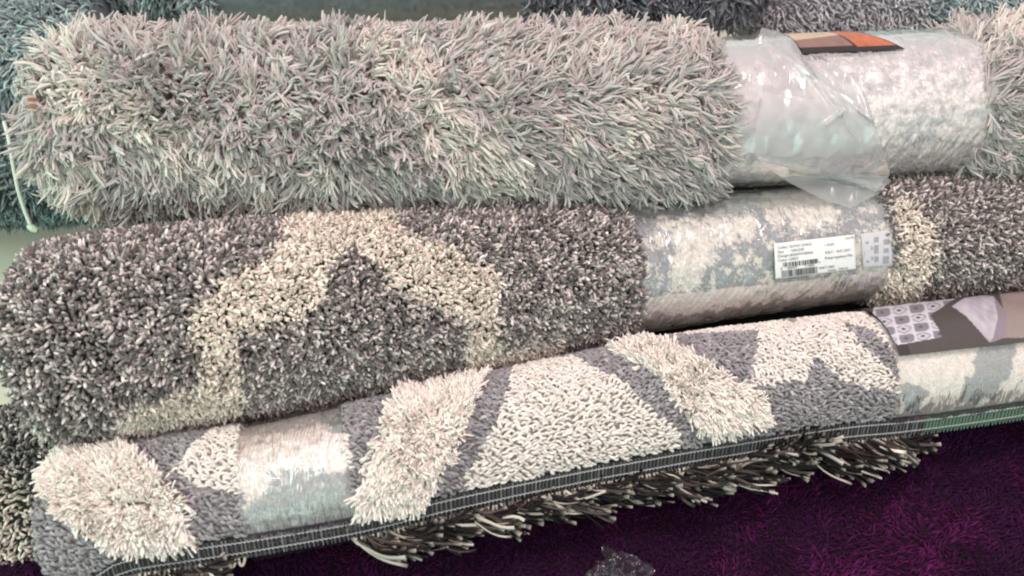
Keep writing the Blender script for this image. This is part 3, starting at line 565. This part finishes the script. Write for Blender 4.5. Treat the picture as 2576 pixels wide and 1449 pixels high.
r5 = Roll([(150, 262, 92, 2.00), (158, 262, 96, 2.00), (1200, 250, 92, 2.08)])  # added dark roll, stands in for the shade in the gaps between rolls
t5 = thing('gap_shade_roll', r5.C[200] - [0, 0, r5.R[200]], 'added dark roll that shades the gaps behind the front rolls', 'rolled rug', 'rolled rugs behind the stack')
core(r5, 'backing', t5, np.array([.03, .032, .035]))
# ================================================================ rolls behind the stack
def back_shag(roll, u0, u1, step, ln, wd, ca, cb, parent, seed):
    U, TH = scatter(roll, u0, u1, R_(-60), R_(190), step); P, N, T, Sd = roll.at(U, TH); n = len(P)
    L = vec_noise(P, 22, seed) * .7 + vec_noise(P, 60, seed + 3) * .4 + rng.normal(size=P.shape) * .3 + Sd * .3
    V, Fq = strands(P, N, L, ln * (.7 + .6 * rng.random(n)), wd, k=5, m=4, flat=.5, curl=.6, n_w=.7)
    w = np.clip(.5 + .9 * fbm(P, 18, seed + 9) + rng.normal(size=n) * .25, 0, 1)[:, None]; c = (ca * (1 - w) + cb * w) * np.exp(rng.normal(size=(n, 1)) * .2)
    mesh_obj('pile', V, Fq, M_yarn, parent, rep(c, 20))
ra = Roll([(-160, -50, 62, 2.10), (222, -50, 62, 2.10), (238, -46, 64, 2.10), (500, -46, 64, 2.12), (520, -56, 66, 2.13), (700, -46, 68, 2.13), (745, -42, 62, 2.13), (768, -40, 40, 2.13), (774, -40, 15, 2.13)])
ta = thing('rolled_shag_rug', ra.C[200] - [0, 0, ra.R[200]], 'rolled teal grey shag rug with a plastic covered middle, behind the top roll', 'rolled rug', 'rolled rugs behind the stack')
core(ra, 'backing', ta, np.array([.08, .10, .11]))
back_shag(ra, 0, ra.ux(228), .0085, .032, .0042, np.array([.22, .27, .28]), np.array([.50, .55, .55]), ta, 201)
back_shag(ra, ra.ux(512), ra.L, .0085, .034, .0042, np.array([.14, .145, .18]), np.array([.42, .42, .46]), ta, 211)
patch(ra, 'pressed_pile', ta, M_press, ra.ux(215), ra.ux(520), R_(-70), R_(200), 0, 160, 90, lambda V, U, TH: lin(122, 132, 136) * (1 + .3 * fbm(V, 60, 221))[:, None], lambda P, U, TH: .003 * fbm(P, 50, 222))
patch(ra, 'film_wrap', ta, M_filmb, ra.ux(222), ra.ux(514), R_(-70), R_(200), .008, 260, 90, None, lambda P, U, TH: wr(P, U, TH, .007, .05, 90, 30))
rb = Roll([(735, 2, 20, 2.35), (745, 2, 40, 2.35), (765, 2, 52, 2.35), (1150, -8, 56, 2.38)])
tb_ = thing('rolled_shag_rug', rb.C[200] - [0, 0, rb.R[200]], 'rolled soft light grey rug turning teal at its right, behind the orange leaflet', 'rolled rug', 'rolled rugs behind the stack')
core(rb, 'backing', tb_, np.array([.2, .21, .22]))
back_shag(rb, 0, rb.ux(905), .0085, .022, .0026, np.array([.60, .60, .62]), np.array([.82, .82, .84]), tb_, 231)
back_shag(rb, rb.ux(900), rb.L, .009, .03, .003, np.array([.30, .40, .41]), np.array([.60, .72, .72]), tb_, 241)
rc_ = Roll([(-200, 175, 42, 2.02), (-50, 172, 46, 2.02), (120, 168, 48, 2.02)])
tc_ = thing('rolled_shag_rug', rc_.C[200] - [0, 0, rc_.R[200]], 'teal grey rug roll lying low at left behind the white cord', 'rolled rug', 'rolled rugs behind the stack')
core(rc_, 'backing', tc_, np.array([.08, .11, .11])); back_shag(rc_, 0, rc_.L, .0085, .034, .0042, np.array([.10, .15, .15]), np.array([.28, .34, .34]), tc_, 251)
rd_ = Roll([(-200, 62, 60, 2.10), (-50, 60, 62, 2.10), (120, 58, 62, 2.10)])
td_ = thing('rolled_shag_rug', rd_.C[200] - [0, 0, rd_.R[200]], 'pale blue grey shag rug roll beside the left end of the top roll', 'rolled rug', 'rolled rugs behind the stack')
core(rd_, 'backing', td_, np.array([.10, .12, .13])); back_shag(rd_, 0, rd_.L, .0085, .034, .0042, np.array([.20, .26, .27]), np.array([.46, .52, .52]), td_, 261)

# ================================================================ cord and film scraps
cp = np.array([(4, 122, 1.66), (9, 140, 1.64), (13, 165, 1.63), (18, 190, 1.62), (25, 212, 1.60), (31, 226, 1.58)], float)
tt = np.linspace(0, 5, 24); cpt = unproj(*[smooth(np.interp(tt, np.arange(6), cp[:, k]), 2) for k in range(3)])
V, Fq = tubes(cpt[None], np.full((1, 24), .0036), 1, 8, np.array([[[0, 1.0, 0]]]))
V2, F2 = tubes((unproj(*[np.interp(np.linspace(0, 1, 5), [0, 1], [a, b]) for a, b in ((28, 38), (226, 231), (1.575, 1.575))]))[None], np.array([[.004, .006, .007, .006, .004]]), 1, 8, np.array([[[0, 1.0, 0]]]))
tag(mesh_obj('tie_cord', np.vstack([V, V2]), np.vstack([Fq, F2 + len(V)]), M_loop, None, lin(196, 204, 186)), 'white knotted cord hanging at the left end of the top shag roll', 'cord')
def scrap(name, c, size, amp, seed, label, n=26, rot=0.0):
    X, Y = np.meshgrid(np.linspace(-1, 1, n), np.linspace(-1, 1, n), indexing='ij'); Q = np.stack([X, Y, X * 0 + seed], -1)
    R0 = (X ** 2 + Y ** 2) ** .5; k = 1 + .3 * vnoise(np.stack([np.arctan2(Y, X) * 2, X * 0, X * 0], -1), 1, seed); x = X * size[0] * k; y = Y * size[1] * k
    q = (1 - np.abs(vnoise(Q, 2.3, seed))) ** 2 * .8 + (1 - np.abs(vnoise(Q, 5.5, seed + 1))) ** 2 * .35 + .12 * vnoise(Q, 13, seed + 2)
    z = amp * q * (1.15 - .6 * R0); x = x + .10 * size[0] * vnoise(Q, 3, seed + 4); y = y + .10 * size[1] * vnoise(Q, 3, seed + 5)
    cr, sr = math.cos(rot), math.sin(rot); V = np.stack([c[0] + x * cr - y * sr, c[1] + x * sr + y * cr, c[2] + z], -1)
    return tag(mesh_obj(name, V, grid_faces(n, n), M_scrap, None, None, True), label, 'plastic film')
def at_height(px, py, z):
    d = unproj(px, py, 1.0) - CAM; return CAM + d * ((z - CAM[2]) / d[2])
scrap('film_scrap', at_height(620, 574, .055), (.044, .034), .034, 301, 'crumpled clear plastic film lying on the purple rug at the bottom edge', rot=-.5)
scrap('film_scrap', at_height(308, 537, .115), (.040, .016), .028, 311, 'crinkled loose film end under the film band of the front roll', rot=.25)
